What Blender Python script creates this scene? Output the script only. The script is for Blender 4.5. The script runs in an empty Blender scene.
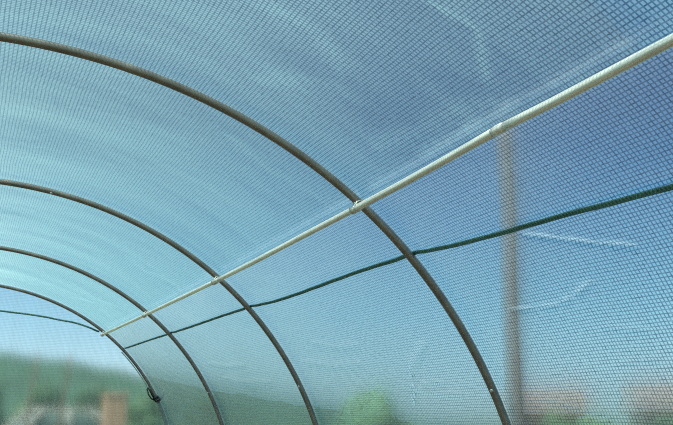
import bpy, bmesh, math, random
import numpy as np
from mathutils import Vector, Matrix, noise

random.seed(7)
scn = bpy.context.scene
C = scn.collection
R = math.radians

# ------------------------------------------------------------------ tunnel section
XC, ZC, A, B = -0.003, 0.881, 2.20, 2.029          # half ellipse on short upright legs
HOOP_Y = [3.289, 5.491, 7.745, 10.027]
Y0, Y1 = -2.2, 10.062
PIPE_R = 0.0168
FILM_OFF = 0.0245

def sec(th, off=0.0):                               # point of the section, th in degrees from the right springing
    t = R(th)
    return XC + (A + off) * math.cos(t), ZC + (B + off) * math.sin(t)

# ------------------------------------------------------------------ node helpers
def new_mat(name):
    m = bpy.data.materials.new(name); m.use_nodes = True
    nt = m.node_tree; nt.nodes.clear()
    out = nt.nodes.new('ShaderNodeOutputMaterial')
    return m, nt, out

def nd(nt, typ, **kw):
    n = nt.nodes.new(typ)
    for k, v in kw.items():
        setattr(n, k, v)
    return n

def lk(nt, a, b): nt.links.new(a, b)

def mth(nt, op, a, b=None, c=None, clamp=False):
    n = nd(nt, 'ShaderNodeMath', operation=op); n.use_clamp = clamp
    for i, x in enumerate((a, b, c)):
        if x is None: continue
        if isinstance(x, (int, float)): n.inputs[i].default_value = x
        else: lk(nt, x, n.inputs[i])
    return n.outputs[0]

def mixsh(nt, fac, a, b):
    n = nd(nt, 'ShaderNodeMixShader')
    if isinstance(fac, (int, float)): n.inputs[0].default_value = fac
    else: lk(nt, fac, n.inputs[0])
    lk(nt, a, n.inputs[1]); lk(nt, b, n.inputs[2])
    return n.outputs[0]

def noise_tex(nt, vec, scale, detail=3, rough=0.5, dist=0.0):
    n = nd(nt, 'ShaderNodeTexNoise')
    n.inputs['Scale'].default_value = scale; n.inputs['Detail'].default_value = detail
    n.inputs['Roughness'].default_value = rough; n.inputs['Distortion'].default_value = dist
    if vec is not None: lk(nt, vec, n.inputs['Vector'])
    return n

def maprange(nt, v, a, b, c, d):
    n = nd(nt, 'ShaderNodeMapRange'); n.clamp = True
    lk(nt, v, n.inputs[0])
    for i, x in enumerate((a, b, c, d)): n.inputs[i + 1].default_value = x
    return n.outputs[0]

def simple(name, col, rough=0.6, metal=0.0, var=0.15, scale=6.0, bump=0.0, spec=0.4, stretch=(1, 1, 1)):
    m, nt, out = new_mat(name)
    b = nd(nt, 'ShaderNodeBsdfPrincipled')
    tc = nd(nt, 'ShaderNodeTexCoord')
    mp = nd(nt, 'ShaderNodeMapping'); mp.inputs['Scale'].default_value = stretch
    lk(nt, tc.outputs['Object'], mp.inputs[0])
    nz = noise_tex(nt, mp.outputs[0], scale, 4, 0.6)
    cr = nd(nt, 'ShaderNodeValToRGB')
    cr.color_ramp.elements[0].position = 0.3; cr.color_ramp.elements[1].position = 0.7
    cr.color_ramp.elements[0].color = (*[c * (1 - var) for c in col], 1)
    cr.color_ramp.elements[1].color = (*[min(1, c * (1 + var)) for c in col], 1)
    lk(nt, nz.outputs[0], cr.inputs[0]); lk(nt, cr.outputs[0], b.inputs['Base Color'])
    b.inputs['Roughness'].default_value = rough; b.inputs['Metallic'].default_value = metal
    b.inputs['Specular IOR Level'].default_value = spec
    if bump:
        bp = nd(nt, 'ShaderNodeBump'); bp.inputs['Strength'].default_value = bump; bp.inputs['Distance'].default_value = 0.01
        lk(nt, nz.outputs[0], bp.inputs['Height']); lk(nt, bp.outputs[0], b.inputs['Normal'])
    lk(nt, b.outputs[0], out.inputs[0])
    return m

# ------------------------------------------------------------------ materials
def film_material(name, p_u, p_v, haze, body, tint, thread_col, thread_w, thread_op, refr=0.5, streak=(1, 1), glint_gain=0.6, slant=0.3, ior=1.01):
    """woven reinforced polythene: clear cells, scrim threads on a UV grid measured in metres"""
    m, nt, out = new_mat(name)
    uv = nd(nt, 'ShaderNodeUVMap'); uv.uv_map = 'weave'
    # slight wander of the weave
    nz = noise_tex(nt, uv.outputs[0], 2.3, 2, 0.5)
    wand = nd(nt, 'ShaderNodeVectorMath', operation='MULTIPLY_ADD')
    lk(nt, nz.outputs['Color'], wand.inputs[0]); wand.inputs[1].default_value = (0.014, 0.014, 0); lk(nt, uv.outputs[0], wand.inputs[2])
    sp = nd(nt, 'ShaderNodeSeparateXYZ'); lk(nt, wand.outputs[0], sp.inputs[0])
    def lines(v, p, thread_w=thread_w):
        f = mth(nt, 'FRACT', mth(nt, 'DIVIDE', v, p))
        d = mth(nt, 'ABSOLUTE', mth(nt, 'SUBTRACT', f, 0.5))          # 0 on the thread, 0.5 mid cell
        return maprange(nt, d, thread_w * 0.35, thread_w * 0.65, 1, 0)
    tm = mth(nt, 'MAXIMUM', lines(sp.outputs[0], p_u, thread_w * 0.85), lines(sp.outputs[1], p_v))
    # cloudy scuffing stretched along and across the sheet
    mp = nd(nt, 'ShaderNodeMapping'); mp.inputs['Scale'].default_value = (streak[0], streak[1], 1); lk(nt, uv.outputs[0], mp.inputs[0])
    n2 = noise_tex(nt, mp.outputs[0], 1.6, 6, 0.62, 0.6)
    cloud = maprange(nt, n2.outputs[0], 0.35, 0.75, 0.0, 1.0)
    at = nd(nt, 'ShaderNodeAttribute'); at.attribute_name = 'glint'  # white highlights painted along the creases, added to the milkiness
    hz = mth(nt, 'ADD', mth(nt, 'MULTIPLY_ADD', cloud, haze * 1.2, haze * 0.4), mth(nt, 'MULTIPLY', at.outputs['Fac'], glint_gain), clamp=True)
    # a slanting path through the sheet is longer, so it is milkier
    lw = nd(nt, 'ShaderNodeLayerWeight'); lw.inputs[0].default_value = 0.5
    hz = mth(nt, 'ADD', hz, mth(nt, 'MULTIPLY', mth(nt, 'POWER', lw.outputs['Facing'], 3.0), slant), clamp=True)
    # bump of the weave plus fine crinkle
    n3 = noise_tex(nt, uv.outputs[0], 38, 3, 0.6)
    bp = nd(nt, 'ShaderNodeBump'); bp.inputs['Strength'].default_value = 0.35; bp.inputs['Distance'].default_value = 0.004
    lk(nt, n3.outputs[0], bp.inputs['Height'])
    tr = nd(nt, 'ShaderNodeBsdfTransparent'); tr.inputs[0].default_value = (*tint, 1)
    rf = nd(nt, 'ShaderNodeBsdfRefraction'); rf.inputs['Color'].default_value = (*tint, 1)
    rf.inputs['IOR'].default_value = ior; rf.inputs['Roughness'].default_value = 0.9
    clear = mixsh(nt, refr, tr.outputs[0], rf.outputs[0])
    tl = nd(nt, 'ShaderNodeBsdfTranslucent'); tl.inputs[0].default_value = (*body, 1)
    df = nd(nt, 'ShaderNodeBsdfDiffuse'); df.inputs[0].default_value = (*body, 1)
    milk = mixsh(nt, 0.12, tl.outputs[0], df.outputs[0])
    cell = mixsh(nt, hz, clear, milk)
    td = nd(nt, 'ShaderNodeBsdfDiffuse'); td.inputs[0].default_value = (*thread_col, 1)
    tt = nd(nt, 'ShaderNodeBsdfTranslucent'); tt.inputs[0].default_value = (*thread_col, 1)
    thr = mixsh(nt, 0.5, td.outputs[0], tt.outputs[0])
    tf = nd(nt, 'ShaderNodeBsdfTransparent'); tf.inputs[0].default_value = (0.06, 0.28, 0.46, 1)   # the blue threads let some light through
    thr = mixsh(nt, 0.38, thr, tf.outputs[0])
    # individual threads are thicker and thinner
    n4 = noise_tex(nt, wand.outputs[0], 55, 2, 0.5)
    vary = maprange(nt, n4.outputs[0], 0.3, 0.7, 0.55, 1.0)
    s = mixsh(nt, mth(nt, 'MULTIPLY', mth(nt, 'MULTIPLY', mth(nt, 'MULTIPLY', tm, vary), thread_op), mth(nt, 'MULTIPLY_ADD', mth(nt, 'POWER', lw.outputs['Facing'], 2.0), -0.6, 1.0)), cell, thr)
    gl = nd(nt, 'ShaderNodeBsdfGlossy'); gl.inputs['Roughness'].default_value = 0.28
    lk(nt, bp.outputs[0], gl.inputs['Normal'])
    fr = nd(nt, 'ShaderNodeFresnel'); fr.inputs[0].default_value = 1.35
    s = mixsh(nt, mth(nt, 'MULTIPLY', fr.outputs[0], 0.22), s, gl.outputs[0])
    lk(nt, s, out.inputs[0])
    return m

M = {}
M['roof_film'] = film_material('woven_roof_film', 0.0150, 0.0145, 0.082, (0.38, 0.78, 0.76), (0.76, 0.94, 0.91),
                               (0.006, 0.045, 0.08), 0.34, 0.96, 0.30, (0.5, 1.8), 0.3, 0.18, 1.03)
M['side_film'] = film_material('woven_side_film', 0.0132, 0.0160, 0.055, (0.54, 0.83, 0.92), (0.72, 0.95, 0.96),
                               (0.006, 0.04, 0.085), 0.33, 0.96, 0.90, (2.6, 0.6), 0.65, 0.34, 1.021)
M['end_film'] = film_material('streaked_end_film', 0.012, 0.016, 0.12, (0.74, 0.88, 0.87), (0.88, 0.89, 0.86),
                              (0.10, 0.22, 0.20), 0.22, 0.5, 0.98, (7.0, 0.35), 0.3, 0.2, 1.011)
M['hoop'] = simple('weathered_grey_steel', (0.21, 0.195, 0.175), 0.42, 0.75, 0.25, 9, 0.05, stretch=(1, 1, 1))
M['purlin'] = simple('bright_galvanised_steel', (0.80, 0.76, 0.70), 0.27, 0.35, 0.12, 14, 0.03, stretch=(1, 0.3, 1))
M['wire'] = simple('pale_wire', (0.62, 0.62, 0.58), 0.35, 0.8, 0.1, 30)
M['bolt'] = simple('pale_bolt_steel', (0.5, 0.5, 0.47), 0.4, 0.7, 0.1, 30)
M['sleeve'] = simple('pale_grey_sleeve_plastic', (0.22, 0.27, 0.255), 0.6, 0.0, 0.15, 20)
M['black'] = simple('black_clip_plastic', (0.012, 0.016, 0.018), 0.5, 0.0, 0.2, 30)
M['hem'] = simple('greenish_film_hem', (0.30, 0.44, 0.42), 0.55, 0.0, 0.2, 15)

def rope_material():
    m, nt, out = new_mat('green_braided_cord')
    b = nd(nt, 'ShaderNodeBsdfPrincipled')
    uv = nd(nt, 'ShaderNodeUVMap'); uv.uv_map = 'braid'
    sp = nd(nt, 'ShaderNodeSeparateXYZ'); lk(nt, uv.outputs[0], sp.inputs[0])
    # two sets of crossing strands
    a1 = mth(nt, 'SINE', mth(nt, 'ADD', mth(nt, 'MULTIPLY', sp.outputs[0], 420), mth(nt, 'MULTIPLY', sp.outputs[1], 12.566)))
    a2 = mth(nt, 'SINE', mth(nt, 'SUBTRACT', mth(nt, 'MULTIPLY', sp.outputs[0], 420), mth(nt, 'MULTIPLY', sp.outputs[1], 12.566)))
    h = mth(nt, 'MAXIMUM', a1, a2)
    nz = noise_tex(nt, uv.outputs[0], 3.0, 3)
    k = mth(nt, 'ADD', mth(nt, 'MULTIPLY', h, 0.3), mth(nt, 'MULTIPLY', nz.outputs[0], 0.9))
    cr = nd(nt, 'ShaderNodeValToRGB')
    cr.color_ramp.elements[0].position = 0.15; cr.color_ramp.elements[1].position = 0.85
    cr.color_ramp.elements[0].color = (0.05, 0.13, 0.115, 1); cr.color_ramp.elements[1].color = (0.17, 0.36, 0.31, 1)
    lk(nt, k, cr.inputs[0]); lk(nt, cr.outputs[0], b.inputs['Base Color'])
    bp = nd(nt, 'ShaderNodeBump'); bp.inputs['Strength'].default_value = 0.6; bp.inputs['Distance'].default_value = 0.003
    lk(nt, h, bp.inputs['Height']); lk(nt, bp.outputs[0], b.inputs['Normal'])
    b.inputs['Roughness'].default_value = 0.7
    tl = nd(nt, 'ShaderNodeBsdfTranslucent'); lk(nt, cr.outputs[0], tl.inputs[0])   # daylight soaks through the loose braid
    lk(nt, mixsh(nt, 0.45, b.outputs[0], tl.outputs[0]), out.inputs[0])
    return m
M['rope'] = rope_material()

# ------------------------------------------------------------------ object helpers
def link(name, me, mat=None, parent=None, smooth=True):
    o = bpy.data.objects.new(name, me); C.objects.link(o)
    if mat is not None and not me.materials: me.materials.append(mat)
    if parent is not None: o.parent = parent
    if smooth and len(me.polygons):
        me.polygons.foreach_set('use_smooth', [True] * len(me.polygons))
    return o

def obj(name, bm, mat, parent=None, smooth=True):
    me = bpy.data.meshes.new(name)
    bmesh.ops.recalc_face_normals(bm, faces=bm.faces[:])
    bm.to_mesh(me); bm.free()
    return link(name, me, mat, parent, smooth)

def tag(o, label=None, cat=None, group=None, kind=None):
    if label: o['label'] = label
    if cat: o['category'] = cat
    if group: o['group'] = group
    if kind: o['kind'] = kind
    return o

def empty(name, loc, rotz=0.0):
    o = bpy.data.objects.new(name, None); C.objects.link(o)
    o.location = loc; o.rotation_euler = (0, 0, rotz); o.empty_display_size = 0.1
    return o

def tube(bm, pts, rad, n=16, caps=True, flat=1.0, up=None, uvlayer=None):
    """sweep a circle (or flattened circle) along pts; rad may be a list"""
    pts = [Vector(p) for p in pts]
    rings = []
    prev = None
    L = 0.0
    for i, p in enumerate(pts):
        t = (pts[min(i + 1, len(pts) - 1)] - pts[max(i - 1, 0)]).normalized()
        if up is not None:
            u = Vector(up(p)) if callable(up) else Vector(up)
            u = (u - t * u.dot(t)).normalized()
        elif prev is None:
            ref = Vector((0, 0, 1)) if abs(t.z) < 0.9 else Vector((1, 0, 0))
            u = (ref - t * ref.dot(t)).normalized()
        else:
            u = (prev - t * prev.dot(t)).normalized()
        prev = u
        s = t.cross(u)
        r = rad[i] if isinstance(rad, (list, tuple)) else rad
        ring = [bm.verts.new(p + s * (r * math.cos(2 * math.pi * k / n)) + u * (r * flat * math.sin(2 * math.pi * k / n))) for k in range(n)]
        if i: L += (p - pts[i - 1]).length
        rings.append((ring, L))
    for (a, la), (b, lb) in zip(rings, rings[1:]):
        for k in range(n):
            f = bm.faces.new((a[k], a[(k + 1) % n], b[(k + 1) % n], b[k]))
            if uvlayer is not None:
                vals = ((la, k / n), (la, (k + 1) / n), (lb, (k + 1) / n), (lb, k / n))
                for lp, w in zip(f.loops, vals): lp[uvlayer].uv = w
    if caps:
        bm.faces.new(rings[0][0][::-1]); bm.faces.new(rings[-1][0])
    return bm

def box(bm, c, s, rot=None, bevel=0.0):
    g = bmesh.ops.create_cube(bm, size=1.0)
    vs = g['verts']
    for v in vs: v.co = Vector((v.co.x * s[0], v.co.y * s[1], v.co.z * s[2]))
    if bevel:
        es = list({e for v in vs for e in v.link_edges})
        r = bmesh.ops.bevel(bm, geom=es, offset=bevel, segments=2, affect='EDGES', profile=0.5)
        vs = list({v for f in r['faces'] for v in f.verts} | {v for v in vs if v.is_valid})
    for v in vs:
        if rot is not None: v.co = rot @ v.co
        v.co += Vector(c)
    return vs

def ball(bm, c, r, sub=2, sq=(1, 1, 1)):
    g = bmesh.ops.create_icosphere(bm, subdivisions=sub, radius=1.0)
    for v in g['verts']: v.co = Vector((v.co.x * r * sq[0], v.co.y * r * sq[1], v.co.z * r * sq[2])) + Vector(c)
    return g['verts']

# ------------------------------------------------------------------ the film
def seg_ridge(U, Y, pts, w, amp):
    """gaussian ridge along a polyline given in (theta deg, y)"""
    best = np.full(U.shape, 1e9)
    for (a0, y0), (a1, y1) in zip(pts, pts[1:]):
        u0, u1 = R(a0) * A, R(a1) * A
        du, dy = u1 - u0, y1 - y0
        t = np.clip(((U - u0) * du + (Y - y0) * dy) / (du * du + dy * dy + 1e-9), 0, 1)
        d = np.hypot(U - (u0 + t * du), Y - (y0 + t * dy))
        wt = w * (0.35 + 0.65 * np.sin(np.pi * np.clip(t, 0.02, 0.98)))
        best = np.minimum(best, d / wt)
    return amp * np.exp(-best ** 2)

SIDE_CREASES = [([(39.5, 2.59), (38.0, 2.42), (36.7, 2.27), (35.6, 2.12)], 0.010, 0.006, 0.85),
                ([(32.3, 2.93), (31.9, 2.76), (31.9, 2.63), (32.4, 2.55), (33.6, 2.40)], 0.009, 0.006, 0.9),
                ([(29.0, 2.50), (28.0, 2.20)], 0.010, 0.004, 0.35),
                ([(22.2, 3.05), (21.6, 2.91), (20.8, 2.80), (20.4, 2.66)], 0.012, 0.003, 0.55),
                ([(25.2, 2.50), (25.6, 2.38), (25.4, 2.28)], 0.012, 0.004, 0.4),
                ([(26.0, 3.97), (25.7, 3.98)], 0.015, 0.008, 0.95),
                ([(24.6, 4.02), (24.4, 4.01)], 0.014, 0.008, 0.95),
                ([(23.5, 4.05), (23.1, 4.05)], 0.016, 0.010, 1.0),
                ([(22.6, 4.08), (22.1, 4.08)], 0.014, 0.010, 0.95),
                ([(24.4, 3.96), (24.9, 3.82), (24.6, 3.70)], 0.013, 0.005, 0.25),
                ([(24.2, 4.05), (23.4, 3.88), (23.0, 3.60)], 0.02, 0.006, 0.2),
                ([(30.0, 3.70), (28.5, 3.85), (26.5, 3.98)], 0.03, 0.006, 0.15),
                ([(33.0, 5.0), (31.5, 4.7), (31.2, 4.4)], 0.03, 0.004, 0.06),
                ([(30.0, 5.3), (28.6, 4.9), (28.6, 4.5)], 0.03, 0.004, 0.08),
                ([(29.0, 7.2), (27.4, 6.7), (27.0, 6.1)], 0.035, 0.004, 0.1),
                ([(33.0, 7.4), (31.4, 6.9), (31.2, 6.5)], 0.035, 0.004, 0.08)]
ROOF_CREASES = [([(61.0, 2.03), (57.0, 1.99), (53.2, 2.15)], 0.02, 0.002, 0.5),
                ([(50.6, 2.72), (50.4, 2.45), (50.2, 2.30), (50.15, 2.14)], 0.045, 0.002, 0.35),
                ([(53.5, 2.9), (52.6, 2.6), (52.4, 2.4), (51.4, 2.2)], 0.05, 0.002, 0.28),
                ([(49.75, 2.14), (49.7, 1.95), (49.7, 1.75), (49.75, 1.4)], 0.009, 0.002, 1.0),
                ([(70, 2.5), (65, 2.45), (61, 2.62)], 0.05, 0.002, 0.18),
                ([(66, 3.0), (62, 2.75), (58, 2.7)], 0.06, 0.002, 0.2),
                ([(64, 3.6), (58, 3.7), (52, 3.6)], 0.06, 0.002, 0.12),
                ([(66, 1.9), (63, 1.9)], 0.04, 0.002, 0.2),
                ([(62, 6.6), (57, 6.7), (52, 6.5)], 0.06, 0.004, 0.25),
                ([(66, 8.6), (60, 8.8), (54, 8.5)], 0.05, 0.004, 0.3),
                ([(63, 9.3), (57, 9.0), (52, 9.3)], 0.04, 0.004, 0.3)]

def film_sheet(name, th0, th1, creases, mat, ys, nth, legs=False):
    ths = np.linspace(th0, th1, nth)
    rows = [(R(t) * A, t, None) for t in ths]
    if legs:                                        # continue straight down to the ground
        right = abs(th0) < 90
        dn = [(-(ZC - z), None, z) for z in np.linspace(-0.05, ZC - 0.05, 18)]
        if right:
            rows = dn + rows
        else:
            rows = rows + [(math.pi * A + (ZC - z), None, z) for z in np.linspace(ZC - 0.05, -0.05, 18)]
    U = np.array([r[0] for r in rows]); Yv = np.array(ys)
    UU, YY = np.meshgrid(U, Yv, indexing='ij')
    # sag between the hoops, long soft ripples
    hy = np.array([HOOP_Y[0] - 4.4, HOOP_Y[0] - 2.2] + HOOP_Y)
    d = np.min(np.abs(YY[..., None] - hy), axis=-1)
    span = np.clip(d / 1.1, 0, 1)
    disp = np.zeros_like(UU)
    rnd = np.random.RandomState(5 if 'wall' in name else 9)
    for k in range(14):
        fu, fy = rnd.uniform(-4, 4), rnd.uniform(-9, 9)
        ph = rnd.uniform(0, 6.28)
        disp += 0.0016 * np.sin(fu * UU + fy * YY + ph + 1.3 * np.sin(0.9 * UU + 1.7 * YY + k))
    disp *= span
    glint = np.zeros_like(UU)
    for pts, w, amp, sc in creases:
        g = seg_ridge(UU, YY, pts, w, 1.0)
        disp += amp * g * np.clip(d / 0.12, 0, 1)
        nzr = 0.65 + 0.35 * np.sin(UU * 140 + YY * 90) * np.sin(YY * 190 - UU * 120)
        glint = np.maximum(glint, sc * g * nzr)  # painted highlight on each crease, broken into bright speckles
    disp = np.maximum(disp, -0.004)
    nU, nY = UU.shape
    P = np.zeros((nU, nY, 3))
    for i, (u, t, z) in enumerate(rows):
        if t is not None:
            off = FILM_OFF + disp[i]
            P[i, :, 0] = XC + (A + off) * math.cos(R(t)); P[i, :, 2] = ZC + (B + off) * math.sin(R(t))
        else:
            sgn = 1 if u < 0 else -1
            P[i, :, 0] = XC + sgn * (A + FILM_OFF + disp[i]); P[i, :, 2] = z
        P[i, :, 1] = Yv
    idx = np.arange(nU * nY).reshape(nU, nY)
    faces = np.stack([idx[:-1, :-1], idx[:-1, 1:], idx[1:, 1:], idx[1:, :-1]], -1).reshape(-1, 4)
    me = bpy.data.meshes.new(name)
    nf = len(faces)
    me.vertices.add(nU * nY); me.vertices.foreach_set('co', P.reshape(-1))
    me.loops.add(nf * 4); me.loops.foreach_set('vertex_index', faces.reshape(-1).astype(np.int32))
    me.polygons.add(nf); me.polygons.foreach_set('loop_start', np.arange(0, nf * 4, 4, dtype=np.int32))
    me.polygons.foreach_set('loop_total', np.full(nf, 4, dtype=np.int32))
    me.update(calc_edges=True)
    uvl = me.uv_layers.new(name='weave')
    uvs = np.stack([UU, YY], -1).reshape(-1, 2)[faces.reshape(-1)]
    uvl.data.foreach_set('uv', uvs.reshape(-1))
    at = me.attributes.new('glint', 'FLOAT', 'POINT'); at.data.foreach_set('value', glint.reshape(-1))
    o = link(name, me, mat)
    return o

fine = list(np.arange(Y0, 1.2, 0.12)) + list(np.arange(1.2, 4.6, 0.011)) + list(np.arange(4.6, Y1, 0.03)) + [Y1]
coarse = list(np.arange(Y0, Y1, 0.12)) + [Y1]
SEAM = 48.95
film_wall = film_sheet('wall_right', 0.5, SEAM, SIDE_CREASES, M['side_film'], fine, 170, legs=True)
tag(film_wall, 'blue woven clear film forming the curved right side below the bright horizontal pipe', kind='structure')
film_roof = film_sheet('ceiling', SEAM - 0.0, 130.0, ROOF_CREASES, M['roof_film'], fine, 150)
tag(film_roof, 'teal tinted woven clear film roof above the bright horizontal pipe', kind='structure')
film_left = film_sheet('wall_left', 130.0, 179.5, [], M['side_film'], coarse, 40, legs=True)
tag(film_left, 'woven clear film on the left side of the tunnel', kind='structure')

def end_wall():
    nx, nz = 120, 90
    bm = bmesh.new(); uvl = bm.loops.layers.uv.new('weave')
    bot = []
    top = []
    ring = [sec(t, -0.004) for t in np.linspace(180, 0, nx)]
    grid = []
    for i, (x, z) in enumerate(ring):
        col = []
        for j in range(nz):
            zz = z * j / (nz - 1)
            rip = 0.004 * math.sin(x * 23 + 1.5 * math.sin(zz * 2.0)) + 0.003 * math.sin(x * 61 + zz * 3)
            k = j / (nz - 1)
            col.append(bm.verts.new((x, HOOP_Y[3] + 0.026 + abs(rip) * (1 - k), zz)))
        grid.append(col)
    for i in range(nx - 1):
        for j in range(nz - 1):
            f = bm.faces.new((grid[i][j], grid[i + 1][j], grid[i + 1][j + 1], grid[i][j + 1]))
            for lp in f.loops: lp[uvl].uv = (lp.vert.co.x, lp.vert.co.z)
    bmesh.ops.remove_doubles(bm, verts=bm.verts[:], dist=1e-5)
    o = obj('wall_back', bm, M['end_film'])
    return tag(o, 'hazy vertically streaked film closing the far end of the tunnel', kind='structure')
end_wall()

# ------------------------------------------------------------------ hoops
def make_hoop(y, label, joints, bolts, lower_sleeve=False):
    root = empty('tunnel_hoop', (0, y, 0))
    tag(root, label, 'hoop', 'steel hoops of the tunnel')
    def arc(a0, a1, n, off=0.0): return [(sec(t, off)[0], 0, sec(t, off)[1]) for t in np.linspace(a0, a1, n)]
    bm = bmesh.new()
    pts = [(XC + A, 0, 0.0), (XC + A, 0, ZC * 0.5)] + arc(0, 180, 150) + [(XC - A, 0, ZC * 0.5), (XC - A, 0, 0.0)]
    tube(bm, pts, PIPE_R, 18, up=(0, 1, 0))
    obj('pipe', bm, M['hoop'], root)
    for jt in joints:                               # swaged joint: the thicker pipe end with a lip
        bm = bmesh.new()
        ts = np.linspace(jt, jt - 1.6, 8)
        rads = [PIPE_R - 0.0006, PIPE_R + 0.0001] + [PIPE_R + 0.0005] * 4 + [PIPE_R + 0.0001, PIPE_R - 0.0004]
        tube(bm, [(sec(t)[0], 0, sec(t)[1]) for t in ts], rads, 18, up=(0, 1, 0))
        obj('joint_sleeve', bm, M['hoop'], root)
    for bt in bolts:                                # small pale bolt heads on the inner face
        x, z = sec(bt, -PIPE_R - 0.0005)
        bm = bmesh.new()
        nrm = Vector((-math.cos(R(bt)), 0, -math.sin(R(bt)))).normalized()
        side = (nrm + Vector((-0.2, -1.0, 0))).normalized()
        cx, cz = sec(bt)
        c = Vector((cx, 0, cz)) + side * (PIPE_R - 0.001)
        tube(bm, [c, c + side * 0.004, c + side * 0.0055], [0.0075, 0.0075, 0.0045], 10)
        obj('bolt', bm, M['bolt'], root)
    if lower_sleeve:
        bm = bmesh.new()
        pts = arc(24.6, 0, 24) + [(XC + A, 0, ZC * 0.5), (XC + A, 0, 0.05)]
        tube(bm, pts, PIPE_R + 0.003, 18, up=(0, 1, 0))
        s = obj('lower_sleeve', bm, M['sleeve'], root); s['label'] = 'grey sleeve on the lower leg'
        bm = bmesh.new()                            # rolled edge of the end film taped along the hoop
        tube(bm, [(p[0], -0.004, p[2]) for p in arc(43.0, 26.5, 30, -0.029)] , 0.006, 8, up=(0, 1, 0))
        s = obj('film_hem', bm, M['hem'], root); s['label'] = 'thin greenish rolled film edge beside the pipe'
    return root

make_hoop(HOOP_Y[0], 'nearest and largest grey steel hoop, crossing the whole picture', [77.4], [23.7])
make_hoop(HOOP_Y[1], 'second grey steel hoop, next behind the largest one', [], [78.9, 26.0])
make_hoop(HOOP_Y[2], 'third grey steel hoop, between the second hoop and the end film', [], [26.3])
make_hoop(HOOP_Y[3], 'farthest grey steel hoop framing the end film, with a black clip on it', [], [], True)

# ------------------------------------------------------------------ purlin
PUR_R = 0.0138
def purlin():
    x0, z0 = sec(49.7, -0.0312)
    root = empty('ridge_pipe', (x0, HOOP_Y[0], z0))
    tag(root, 'straight bright galvanised pipe running lengthwise under all the hoops', 'pipe')
    path = [(-2.0, 49.75), (1.485, 49.71), (1.948, 49.71), (2.199, 49.82), (2.51, 49.60), (2.869, 49.45), (3.289, 49.38), (3.895, 49.34),
            (4.651, 49.22), (5.491, 49.26), (6.4, 49.45), (7.3, 49.66), (7.745, 49.75), (9.0, 50.1), (10.02, 50.45)]
    ysm = [p[0] for p in path]; tsm = [p[1] for p in path]
    def pt(y):
        t = float(np.interp(y, ysm, tsm)); x, z = sec(t, -0.0312)
        return (x - x0, y - HOOP_Y[0], z - z0)
    joints = [-2.0, 2.199, 5.42, 7.60, 10.02]
    for a, b in zip(joints, joints[1:]):
        bm = bmesh.new()
        ys = np.linspace(a, b, max(6, int((b - a) / 0.12)))
        tube(bm, [pt(y) for y in ys], PUR_R, 20, up=(0, 0, 1))
        obj('pipe_length', bm, M['purlin'], root)
    for yj in joints[1:-1]:                         # swaged couplers with two raised rings
        bm = bmesh.new()
        prof = [(-0.030, 0.0003), (-0.016, 0.0004), (-0.012, 0.0014), (-0.008, 0.0014), (-0.004, 0.0004), (0.000, 0.0004), (0.003, 0.0014), (0.007, 0.0014), (0.011, 0.0004), (0.03, 0.0004)]
        tube(bm, [pt(yj + d) for d, _ in prof], [PUR_R + r for _, r in prof], 20, up=(0, 0, 1))
        obj('coupler', bm, M['purlin'], root)
    for k, yh in enumerate(HOOP_Y):                 # wire tie looped over hoop and pipe, twisted at its near side
        c = Vector(pt(yh)); ty = Vector((0, 1, 0))
        t = float(np.interp(yh, ysm, tsm))
        nout = Vector((math.cos(R(t)) / A, 0, math.sin(R(t)) / B)).normalized()
        tang = ty.cross(nout)
        for sgn in (1, -1):
            bm = bmesh.new()
            loop = []
            dy = sgn * (PIPE_R + 0.004)
            for a in np.linspace(200, 520, 26):
                ra = R(a)
                v = nout * (0.0165 * math.sin(ra)) + tang * (0.0168 * math.cos(ra))
                lift = max(0.0, math.sin(ra))
                loop.append(c + v + ty * (dy * (1 - 0.2 * lift)) + nout * (0.022 * lift))
            if sgn < 0:                             # its end runs on as a short twisted tail
                e = loop[-1]
                loop += [e - nout * (0.0022 * i) - ty * (0.0018 * i) + tang * (0.004 * math.sin(i * 1.7)) for i in range(1, 9)]
            tube(bm, loop, 0.0024, 8)
            obj('wire_tie', bm, M['wire'], root)
    bm = bmesh.new()                                # open end past the last hoop
    tube(bm, [pt(10.012), pt(10.022)], PUR_R + 0.0012, 20, up=(0, 0, 1))
    obj('end_cap', bm, M['purlin'], root)
purlin()

# ------------------------------------------------------------------ long green cord on the side film
def outward(p):
    return Vector(((p.x - XC) / A ** 2, 0, (p.z - ZC) / B ** 2)).normalized()

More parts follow.
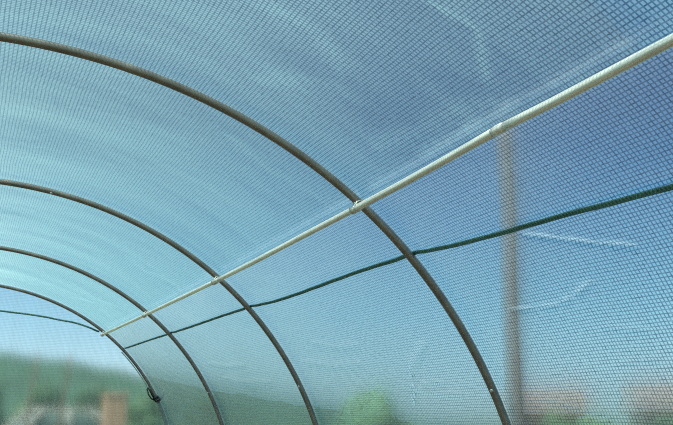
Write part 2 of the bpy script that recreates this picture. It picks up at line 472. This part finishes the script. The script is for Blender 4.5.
def side_cord():
    path = [(1.0, 38.9), (1.852, 39.68), (2.017, 39.84), (2.144, 39.99), (2.355, 40.24), (2.60, 40.38), (2.767, 40.54), (2.97, 40.79), (3.248, 41.3), (3.362, 41.34),
            (3.602, 41.46), (3.777, 41.55), (4.055, 41.52), (4.662, 41.42), (5.018, 41.50), (5.395, 41.95), (5.6, 42.1), (6.137, 42.28), (7.077, 42.42), (7.787, 42.64), (8.519, 42.9), (9.98, 43.19), (10.02, 43.2)]
    ysm = [p[0] for p in path]; tsm = [p[1] for p in path]
    root = empty('green_cord', (0, 0, 0))
    tag(root, 'long dark green braided cord stretched along the side film below the pipe', 'cord')
    bm = bmesh.new(); uvl = bm.loops.layers.uv.new('braid')
    pts = []
    for y in np.linspace(1.0, 10.02, 420):
        t = float(np.interp(y, ysm, tsm))
        dh = min(abs(y - h) for h in HOOP_Y)
        off = 0.0205 if dh < 0.03 else 0.0205 - 0.010 * min(1, (dh - 0.03) / 0.12)
        x, z = sec(t + 0.015 * math.sin(y * 23) , off)
        pts.append(Vector((x, y, z)))
    tube(bm, pts, 0.0092, 12, flat=0.30, up=outward, uvlayer=uvl)
    obj('strand', bm, M['rope'], root)
    for h in HOOP_Y:                                # knot around the hoop
        t = float(np.interp(h, ysm, tsm))
        bm = bmesh.new(); uvl = bm.loops.layers.uv.new('braid')
        for k, (dy, tt) in enumerate(((0.021, 0.05), (0.027, -0.1))):
            x, z = sec(t + tt, 0.010)
            pp = []
            for a in np.linspace(0, 2 * math.pi, 14):
                pp.append((x + 0.006 * math.cos(a), h + dy + 0.004 * math.sin(2 * a), z + 0.010 * math.sin(a)))
            tube(bm, pp, 0.0045, 8, uvlayer=uvl)
        n = obj('knot', bm, M['rope'], root)
side_cord()

# cord across the end film
def end_cord():
    y = HOOP_Y[3] + 0.004
    path = [(-1.2, 2.40), (-0.6, 2.60), (0.0, 2.655), (0.34, 2.632), (0.634, 2.606), (0.8, 2.585), (0.936, 2.560), (1.06, 2.543), (1.141, 2.524), (1.24, 2.492), (1.335, 2.452)]
    xs = [p[0] for p in path]; zs = [p[1] for p in path]
    bm = bmesh.new(); uvl = bm.loops.layers.uv.new('braid')
    pts = [(x, y, float(np.interp(x, xs, zs))) for x in np.linspace(-1.2, 1.345, 90)]
    tube(bm, pts, 0.0095, 10, flat=0.6, up=(0, 1, 0), uvlayer=uvl)
    o = obj('green_cord', bm, M['rope'])
    tag(o, 'thin dark green cord sagging across the far end film inside the farthest hoop', 'cord')
end_cord()

# black clip on the farthest hoop
def clip():
    t = 25.6
    x, z = sec(t)
    root = empty('black_clip', (x, HOOP_Y[3], z))
    tag(root, 'black spring clip gripping the lower part of the farthest hoop', 'clip')
    tang = Vector((-math.sin(R(t)) * A, 0, math.cos(R(t)) * B)).normalized()
    inn = Vector((-tang.z, 0, tang.x))
    ty = Vector((0, -1, 0))
    bm = bmesh.new()                                # jaw: open ring around the pipe
    ringp = [inn * (0.0245 * math.cos(a)) + ty * (0.0245 * math.sin(a)) for a in np.linspace(R(-150), R(150), 22)]
    for k in (-0.018, 0.0, 0.018):
        tube(bm, [p + tang * k for p in ringp], 0.0105, 10)
    obj('jaw', bm, M['black'], root)
    bm = bmesh.new()                                # wire lever lying up along the pipe
    a0 = inn * 0.03 + tang * 0.0
    lev = [a0, inn * 0.052 + tang * 0.03, inn * 0.060 + tang * 0.08, inn * 0.050 + tang * 0.14, inn * 0.036 + tang * 0.155, inn * 0.030 + tang * 0.12, inn * 0.026 + tang * 0.02]
    tube(bm, [v + ty * 0.012 for v in lev], 0.0075, 8)
    obj('lever', bm, M['black'], root)
    bm = bmesh.new()                                # hook sticking out on the other side, in front of the pipe
    hk = [inn * 0.02 + ty * 0.03 - tang * 0.01, -inn * 0.01 + ty * 0.04 - tang * 0.018, -inn * 0.05 + ty * 0.045 + tang * 0.0, -inn * 0.075 + ty * 0.045 + tang * 0.028]
    tube(bm, hk, [0.018, 0.018, 0.014, 0.008], 10)
    obj('hook', bm, M['black'], root)
clip()

# ------------------------------------------------------------------ ground
def ground(name, x0, x1, y0, y1, z, mat, n=40, amp=0.02, label=None):
    bm = bmesh.new()
    g = [[bm.verts.new((x0 + (x1 - x0) * i / n, y0 + (y1 - y0) * j / n,
          z + amp * noise.noise(Vector((i * .9, j * .9, 3.1))))) for j in range(n + 1)] for i in range(n + 1)]
    for i in range(n):
        for j in range(n):
            bm.faces.new((g[i][j], g[i + 1][j], g[i + 1][j + 1], g[i][j + 1]))
    o = obj(name, bm, mat)
    return tag(o, label, kind='structure')
M['soil'] = simple('dry_brown_soil', (0.13, 0.088, 0.055), 0.95, 0, 0.35, 5, 0.6, 0.1)
M['grass'] = simple('field_grass', (0.075, 0.105, 0.05), 0.95, 0, 0.4, 0.6, 0.3, 0.1)
ground('floor', -2.6, 2.6, -3.0, 10.1, -0.0, M['soil'], 60, 0.012, 'dry brown soil floor of the tunnel')
ground('ground', -90, 110, -60, 120, -0.06, M['grass'], 40, 0.02, 'green field around the tunnel')

# ------------------------------------------------------------------ things outside, seen through the film
M['bark'] = simple('grey_brown_bark', (0.12, 0.09, 0.07), 0.9, 0, 0.3, 8, 0.5)
M['leaf_dark'] = simple('dark_green_leaves', (0.035, 0.085, 0.045), 0.8, 0, 0.45, 2.0, 0.0, 0.2)
M['leaf_mid'] = simple('mid_green_leaves', (0.06, 0.13, 0.06), 0.8, 0, 0.45, 2.0, 0.0, 0.2)
M['leaf_light'] = simple('bright_green_leaves', (0.11, 0.21, 0.12), 0.7, 0, 0.35, 6.0, 0.0, 0.2)

def crown_mesh(rx, rz, cz, clumps, leaves, leaf, rnd):
    bm = bmesh.new()
    spots = []
    for k in range(clumps):
        a = rnd.uniform(0, 6.28); rr = rnd.uniform(0, 0.62); h = rnd.uniform(-0.6, 0.62)
        s = rnd.uniform(0.38, 0.55)
        c = Vector((rx * rr * math.cos(a), rx * rr * math.sin(a), cz + rz * h))
        vs = ball(bm, c, 1.0, 3, (rx * s, rx * s, rz * s))
        for v in vs:
            d = (v.co - c)
            v.co += d * (0.28 * noise.noise(v.co * (3.0 / rx)) + 0.16 * noise.noise(v.co * (9.0 / rx)))
        spots.append((c, s))
    for k in range(leaves):
        c, s = rnd.choice(spots)
        n = Vector((rnd.gauss(0, 1), rnd.gauss(0, 1), rnd.gauss(0, 1))).normalized()
        p = c + Vector((n.x * rx * s, n.y * rx * s, n.z * rz * s)) * rnd.uniform(0.95, 1.25)
        t = n.orthogonal().normalized(); t = Matrix.Rotation(rnd.uniform(0, 6.28), 3, n) @ t
        b = n.cross(t) * 0.45 + n * rnd.uniform(-.3, .3)
        l = leaf * rnd.uniform(0.6, 1.3)
        vs = [bm.verts.new(p - t * l), bm.verts.new(p + b * l), bm.verts.new(p + t * l), bm.verts.new(p - b * l)]
        bm.faces.new(vs)
    return bm

def tree(name, x, y, top, rx, mat, label, cat, group, seed, trunk=0.3, clumps=9, leaves=700, leaf=0.14):
    rnd = random.Random(seed)
    root = empty(name, (x, y, -0.05))
    tag(root, label, cat, group)
    rz = top * (1 - trunk) * 0.5
    cz = top - rz
    # crown is scaled so that its real top sits at the wanted height
    bm = crown_mesh(rx, rz, cz, clumps, leaves, leaf, rnd)
    mz = max(v.co.z for v in bm.verts)
    for v in bm.verts: v.co.z *= top / mz
    obj('crown', bm, mat, root)
    bm = bmesh.new()
    h = cz + 0.2 * rz
    n = 7
    tube(bm, [(0.04 * h * math.sin(i * 1.1), 0.03 * h * math.cos(i), h * i / n) for i in range(n + 1)],
         [0.05 * top * (1.25 - 0.9 * i / n) * 0.55 for i in range(n + 1)], 10)
    for k in range(4):
        a = k * 1.6 + rnd.random(); p0 = Vector((0, 0, h * (0.55 + 0.1 * k)))
        p1 = p0 + Vector((rx * 0.5 * math.cos(a), rx * 0.5 * math.sin(a), rz * 0.5))
        tube(bm, [p0, (p0 + p1) / 2 + Vector((0, 0, .05)), p1], [0.012 * top, 0.009 * top, 0.004 * top], 8)
    obj('trunk', bm, M['bark'], root)
    return root

# wooded hillside far off, its crest falling to the right; a row of trees before it
def hill():
    crest = [(-30, 62, 6.2), (-14, 61, 5.7), (-4, 60.5, 5.5), (2.2, 60, 5.28), (6.0, 59.6, 4.85), (9.9, 59.2, 4.18), (12.5, 58.6, 3.6), (15, 58, 3.05), (18, 56, 2.5), (22, 53, 1.7), (27, 50, 0.8), (32, 48, -0.1)]
    cx = [c[0] for c in crest]
    bm = bmesh.new(); rows = []
    for i in range(160):
        x = -30 + 62 * i / 159
        y = float(np.interp(x, cx, [c[1] for c in crest])); z = float(np.interp(x, cx, [c[2] for c in crest]))
        z += 0.16 * noise.noise(Vector((x * 1.3, 0, 0))) + 0.08 * noise.noise(Vector((x * 4, 5, 0)))
        row = []
        for k in range(14):
            t = k / 13
            yy = y - 14 * (1 - t) ** 1.3
            zz = -0.1 + (z + 0.1) * (t ** 0.8) + 0.12 * noise.noise(Vector((x * 1.1, yy * 1.1, 2))) * t
            row.append(bm.verts.new((x, yy, zz)))
        for k in range(1, 6):
            row.append(bm.verts.new((x, y + 5 * k, z * (1 - k / 5) - 0.1)))
        rows.append(row)
    for a, b in zip(rows, rows[1:]):
        for k in range(len(a) - 1): bm.faces.new((a[k], b[k], b[k + 1], a[k + 1]))
    o = obj('hill', bm, M['hillside'])
    tag(o, 'hazy green hillside falling to the right behind the end film', kind='structure')
M['hillside'] = simple('wooded_hillside', (0.024, 0.062, 0.046), 0.95, 0, 0.35, 0.5, 0.0, 0.1)
hill()
FRONT = [(-1.0, 3.1), (1.0, 3.05), (3.0, 2.95), (5.0, 2.8), (7.0, 2.6), (9.0, 2.35)]
WHERE_F = ['leftmost', 'behind the left of the car', 'behind the right of the car', 'behind the brick pillar', 'behind the foot of the farthest hoop', 'rightmost']
for i, (x, top) in enumerate(FRONT):
    tree('tree', x, 37.6, top, 0.96, M['leaf_dark'], 'dark green tree in the row before the hill, ' + WHERE_F[i], 'tree', 'hazy tree row beyond the end film', 40 + i, trunk=0.1, clumps=14)
tree('bush', 5.02, 11.0, 1.97, 0.62, M['leaf_light'], 'bright green bush outside the side film, left of the largest hoop', 'bush', None, 51, trunk=0.1, clumps=8, leaves=900, leaf=0.05)
tree('bush', 7.44, 10.66, 1.70, 0.45, M['leaf_mid'], 'green bush low at the bottom, right beside the dim wooden post', 'bush', None, 53, trunk=0.1, clumps=10, leaves=900, leaf=0.05)
tree('bush', 8.36, 10.76, 1.68, 0.44, M['leaf_light'], 'pale green bush low at the bottom, middle one of three', 'bush', None, 54, trunk=0.1, clumps=10, leaves=900, leaf=0.05)
tree('bush', 8.55, 9.82, 1.70, 0.46, M['leaf_dark'], 'dark green bush low in the bottom right corner', 'bush', None, 55, trunk=0.1, clumps=10, leaves=900, leaf=0.05)

def post():
    root = empty('wooden_post', (3.24, 5.055, -0.05))
    tag(root, 'grey brown wooden post seen dimly as an upright streak through the side film', 'post')
    bm = bmesh.new()
    n = 24
    tube(bm, [(0.006 * math.sin(i * .7), 0.005 * math.cos(i * .5), 3.52 * i / n) for i in range(n + 1)], [0.056 - 0.006 * i / n for i in range(n + 1)], 14)
    for v in bm.verts: v.co += Vector((noise.noise(v.co * Vector((14, 14, 2)).length * 0.2), 0, 0)) * 0.004
    obj('shaft', bm, M['post'], root)
    bm = bmesh.new()
    tube(bm, [(0, 0, 3.515), (0, 0, 3.53), (0, 0, 3.55)], [0.054, 0.05, 0.02], 14)
    obj('cap', bm, M['post'], root)
M['post'] = simple('weathered_post_wood', (0.16, 0.13, 0.12), 0.85, 0, 0.3, 9, 0.4, stretch=(1, 1, 0.1))
post()

def stake(x, y, top, lean, label):
    bm = bmesh.new()
    tube(bm, [(0, 0, 0), (lean * .4, 0, top * .5), (lean * .8, 0, top * .85), (lean, 0, top)], [0.03, 0.026, 0.022, 0.012], 8)
    tube(bm, [(lean * .8, 0, top * .85), (lean * .8 + 0.10, 0.02, top * .85 - 0.10), (lean * .8 + 0.12, 0.03, top * .85 - 0.26)], [0.012, 0.01, 0.006], 6)
    o = obj('garden_stake', bm, M['bark']); o.location = (x, y, -0.05)
    return tag(o, label, 'stake', 'thin stakes beyond the end film')
stake(1.25, 19.95, 2.9, 0.22, 'thin dark leaning stake beyond the end film, left of two')
stake(1.88, 19.89, 2.87, 0.24, 'thin dark leaning stake beyond the end film, nearer the farthest hoop')

def pillar():
    root = empty('brick_pillar', (3.36, 21.75, -0.05))
    tag(root, 'orange brown brick pillar beyond the end film, beside the farthest hoop', 'pillar')
    m, nt, out = new_mat('orange_brick')
    b = nd(nt, 'ShaderNodeBsdfPrincipled'); tc = nd(nt, 'ShaderNodeTexCoord')
    mp = nd(nt, 'ShaderNodeMapping'); mp.inputs['Rotation'].default_value = (R(90), 0, 0); lk(nt, tc.outputs['Object'], mp.inputs[0])
    br = nd(nt, 'ShaderNodeTexBrick'); br.inputs['Scale'].default_value = 4.0
    br.inputs['Color1'].default_value = (0.23, 0.155, 0.09, 1); br.inputs['Color2'].default_value = (0.26, 0.18, 0.105, 1); br.inputs['Mortar'].default_value = (0.28, 0.24, 0.20, 1)
    lk(nt, mp.outputs[0], br.inputs['Vector']); lk(nt, br.outputs['Color'], b.inputs['Base Color']); b.inputs['Roughness'].default_value = 0.9
    lk(nt, b.outputs[0], out.inputs[0])
    bm = bmesh.new(); box(bm, (0, 0, 1.02), (0.48, 0.48, 2.04), bevel=0.02); obj('shaft', bm, m, root, False)
    bm = bmesh.new(); box(bm, (0, 0, 2.07), (0.52, 0.52, 0.08), bevel=0.02)
    obj('cap', bm, m, root, False)
pillar()

def car():
    root = empty('car', (2.55, 28.2, -0.05), R(14))
    tag(root, 'pale silver car parked beyond the end film, its roof just showing at the bottom left', 'car')
    paint = simple('silver_car_paint', (0.24, 0.27, 0.25), 0.55, 0.0, 0.05, 3)
    glass = simple('dark_car_glass', (0.05, 0.09, 0.08), 0.12, 0, 0.1, 3)
    rub = simple('tyre_rubber', (0.03, 0.03, 0.03), 0.8, 0, 0.1, 10)
    lampm = simple('clear_headlamp', (0.8, 0.8, 0.78), 0.15, 0, 0.05, 10)
    def loft(sections, name, mat):
        bm = bmesh.new(); rings = []
        for x, ring in sections:
            rings.append([bm.verts.new((x, yy, zz)) for yy, zz in ring])
        n = len(rings[0])
        for a, b in zip(rings, rings[1:]):
            for k in range(n):
                bm.faces.new((a[k], a[(k + 1) % n], b[(k + 1) % n], b[k]))
        bm.faces.new(rings[0]); bm.faces.new(rings[-1][::-1])
        bmesh.ops.bevel(bm, geom=bm.edges[:], offset=0.025, segments=2, affect='EDGES')
        return obj(name, bm, mat, root)
    def rc(w, z0, z1): return [(-w, z0), (w, z0), (w * 1.0, (z0 + z1) / 2), (w * .93, z1), (-w * .93, z1), (-w * 1.0, (z0 + z1) / 2)]
    loft([(-2.05, rc(.72, .45, .85)), (-1.85, rc(.84, .3, .98)), (-0.9, rc(.87, .26, 1.10)), (0.6, rc(.87, .26, 1.12)), (1.75, rc(.84, .3, 1.08)), (2.0, rc(.76, .45, .95))], 'body', paint)
    def cb(w0, w1, z0, z1): return [(-w0, z0), (w0, z0), (w0 * .5 + w1 * .5, (z0 + z1) / 2), (w1, z1), (-w1, z1), (-(w0 * .5 + w1 * .5), (z0 + z1) / 2)]
    loft([(-1.15, cb(.80, .78, 1.05, 1.12)), (-0.45, cb(.82, .66, 1.05, 1.72)), (0.9, cb(.82, .66, 1.05, 1.74)), (1.75, cb(.80, .74, 1.05, 1.12))], 'cabin_glass', glass)
    bm = bmesh.new(); box(bm, (0.22, 0, 1.775), (1.55, 1.34, 0.09), bevel=0.04); obj('roof', bm, paint, root)
    for sy in (-1, 1):
        for pts in ([(-1.18, .80, 1.08), (-0.82, .75, 1.42), (-0.48, .68, 1.75)], [(0.25, .82, 1.08), (0.27, .76, 1.42), (0.28, .68, 1.75)], [(1.72, .79, 1.08), (1.35, .74, 1.42), (0.92, .68, 1.75)]):
            bm = bmesh.new(); tube(bm, [(p[0], sy * p[1], p[2]) for p in pts], 0.055, 8); obj('pillar', bm, paint, root)
        for xx in (-1.28, 1.25):
            bm = bmesh.new()
            tube(bm, [(xx, sy * .66, .33), (xx, sy * .70, .33), (xx, sy * .86, .33), (xx, sy * .88, .33)], [0.29, 0.33, 0.33, 0.29], 24)
            w = obj('wheel', bm, rub, root)
            bm = bmesh.new(); tube(bm, [(xx, sy * .875, .33), (xx, sy * .895, .33)], [0.2, 0.17], 18); obj('hubcap', bm, paint, w)
        bm = bmesh.new(); ball(bm, (-1.93, sy * .58, .80), 0.13, 2, (0.6, 1.2, 0.7)); obj('headlamp', bm, lampm, root)
        bm = bmesh.new(); ball(bm, (-0.85, sy * .98, 1.15), 0.11, 2, (0.6, 1.1, 0.75)); obj('wing_mirror', bm, paint, root)
car()

def house(x, y, w, d, eave, ridge, rz, label, seed):
    root = empty('farm_building', (x, y, -0.05), rz)
    tag(root, label, 'building', 'low farm buildings far off to the right')
    wall = simple('pinkish_render', (0.20, 0.165, 0.16), 0.9, 0, 0.1, 2)
    tile = simple('red_brown_tiles', (0.19, 0.145, 0.14), 0.85, 0, 0.3, 5, 0.4, stretch=(1, 6, 1))
    dark = simple('dark_window_glass', (0.05, 0.06, 0.07), 0.2, 0, 0.1, 3)
    bm = bmesh.new()
    prof = [(-d / 2, 0), (d / 2, 0), (d / 2, eave), (0, ridge - 0.08), (-d / 2, eave)]
    a = [bm.verts.new((-w / 2, p[0], p[1])) for p in prof]; b = [bm.verts.new((w / 2, p[0], p[1])) for p in prof]
    for k in range(5): bm.faces.new((a[k], a[(k + 1) % 5], b[(k + 1) % 5], b[k]))
    bm.faces.new(a[::-1]); bm.faces.new(b)
    obj('wall', bm, wall, root, False)
    bm = bmesh.new()
    for s in (-1, 1):
        slope = math.atan2(ridge - eave, d / 2); L = math.hypot(d / 2, ridge - eave) + 0.35
        c = Vector((0, s * (d / 4 + 0.12), (eave + ridge) / 2 - 0.05))
        box(bm, c, (w + 0.6, L, 0.1), Matrix.Rotation(-s * slope, 3, 'X'))
    obj('roof', bm, tile, root, False)
    for k in (-0.3, 0.05, 0.33):
        bm = bmesh.new(); box(bm, (w * k, -d / 2 - 0.005, eave * 0.6), (0.8, 0.06, 0.8), bevel=0.02); f = obj('window', bm, dark, root, False)
house(24.9, 36.6, 3.2, 3.0, 1.75, 2.62, R(-35), 'left of two low pinkish farm buildings beyond the side film', 1)
house(29.6, 33.0, 4.2, 3.0, 1.85, 2.80, R(-38), 'right of two low pinkish farm buildings beyond the side film', 2)

# ------------------------------------------------------------------ daylight
SUN_DIR = Vector((-0.40, -0.18, 0.90)).normalized()
sun = bpy.data.lights.new('sun', 'SUN'); sun.energy = 13.0; sun.angle = R(0.6); sun.color = (1.0, 0.85, 0.75)
so = bpy.data.objects.new('sun', sun); C.objects.link(so)
so.rotation_euler = SUN_DIR.to_track_quat('Z', 'Y').to_euler(); so.location = (-6, -2, 12)

w = bpy.data.worlds.new('sky'); scn.world = w; w.use_nodes = True
nt = w.node_tree; nt.nodes.clear()
out = nd(nt, 'ShaderNodeOutputWorld'); bg = nd(nt, 'ShaderNodeBackground')
tc = nd(nt, 'ShaderNodeTexCoord')
sp = nd(nt, 'ShaderNodeSeparateXYZ'); lk(nt, tc.outputs['Generated'], sp.inputs[0])
cr = nd(nt, 'ShaderNodeValToRGB')
el = cr.color_ramp.elements
el[0].position = 0.0; el[0].color = (0.48, 0.60, 0.65, 1)
el[1].position = 1.0; el[1].color = (0.020, 0.065, 0.22, 1)
for p, c in ((0.05, (0.40, 0.60, 0.71, 1)), (0.10, (0.27, 0.51, 0.68, 1)), (0.19, (0.125, 0.29, 0.50, 1)), (0.31, (0.042, 0.118, 0.285, 1)), (0.5, (0.032, 0.095, 0.25, 1))):
    e = el.new(p); e.color = c
lk(nt, sp.outputs[2], cr.inputs[0])
# brighter and whiter towards the sun's side of the sky
dt = nd(nt, 'ShaderNodeVectorMath', operation='DOT_PRODUCT'); lk(nt, tc.outputs['Generated'], dt.inputs[0]); dt.inputs[1].default_value = SUN_DIR
gl = maprange(nt, dt.outputs['Value'], -0.15, 0.95, 0.0, 1.0)
mx = nd(nt, 'ShaderNodeMix', data_type='RGBA')
lk(nt, mth(nt, 'MULTIPLY', gl, 0.9), mx.inputs[0]); lk(nt, cr.outputs[0], mx.inputs[6]); mx.inputs[7].default_value = (0.66, 0.83, 0.89, 1)
lk(nt, mx.outputs[2], bg.inputs[0]); bg.inputs[1].default_value = 1.5
lk(nt, bg.outputs[0], out.inputs[0])

# ------------------------------------------------------------------ camera
cam = bpy.data.cameras.new('camera'); co = bpy.data.objects.new('camera', cam); C.objects.link(co)
cam.sensor_width = 36.0; cam.lens = 921.8 / 673 * 36.0
cam.clip_start = 0.02; cam.clip_end = 500
co.location = (0, 0, 1.6); co.rotation_euler = (math.pi / 2 + 0.21527, 0, -0.38401)
scn.camera = co

scn.view_settings.view_transform = 'Standard'; scn.view_settings.look = 'None'
scn.view_settings.gamma = 1.0; scn.view_settings.use_curve_mapping = False
scn.view_settings.exposure = 0.12
scn.cycles.transparent_max_bounces = 16
scn.cycles.use_denoising = False
scn.cycles.filter_width = 1.1
scn.cycles.sample_clamp_indirect = 1.5
scn.cycles.caustics_reflective = False
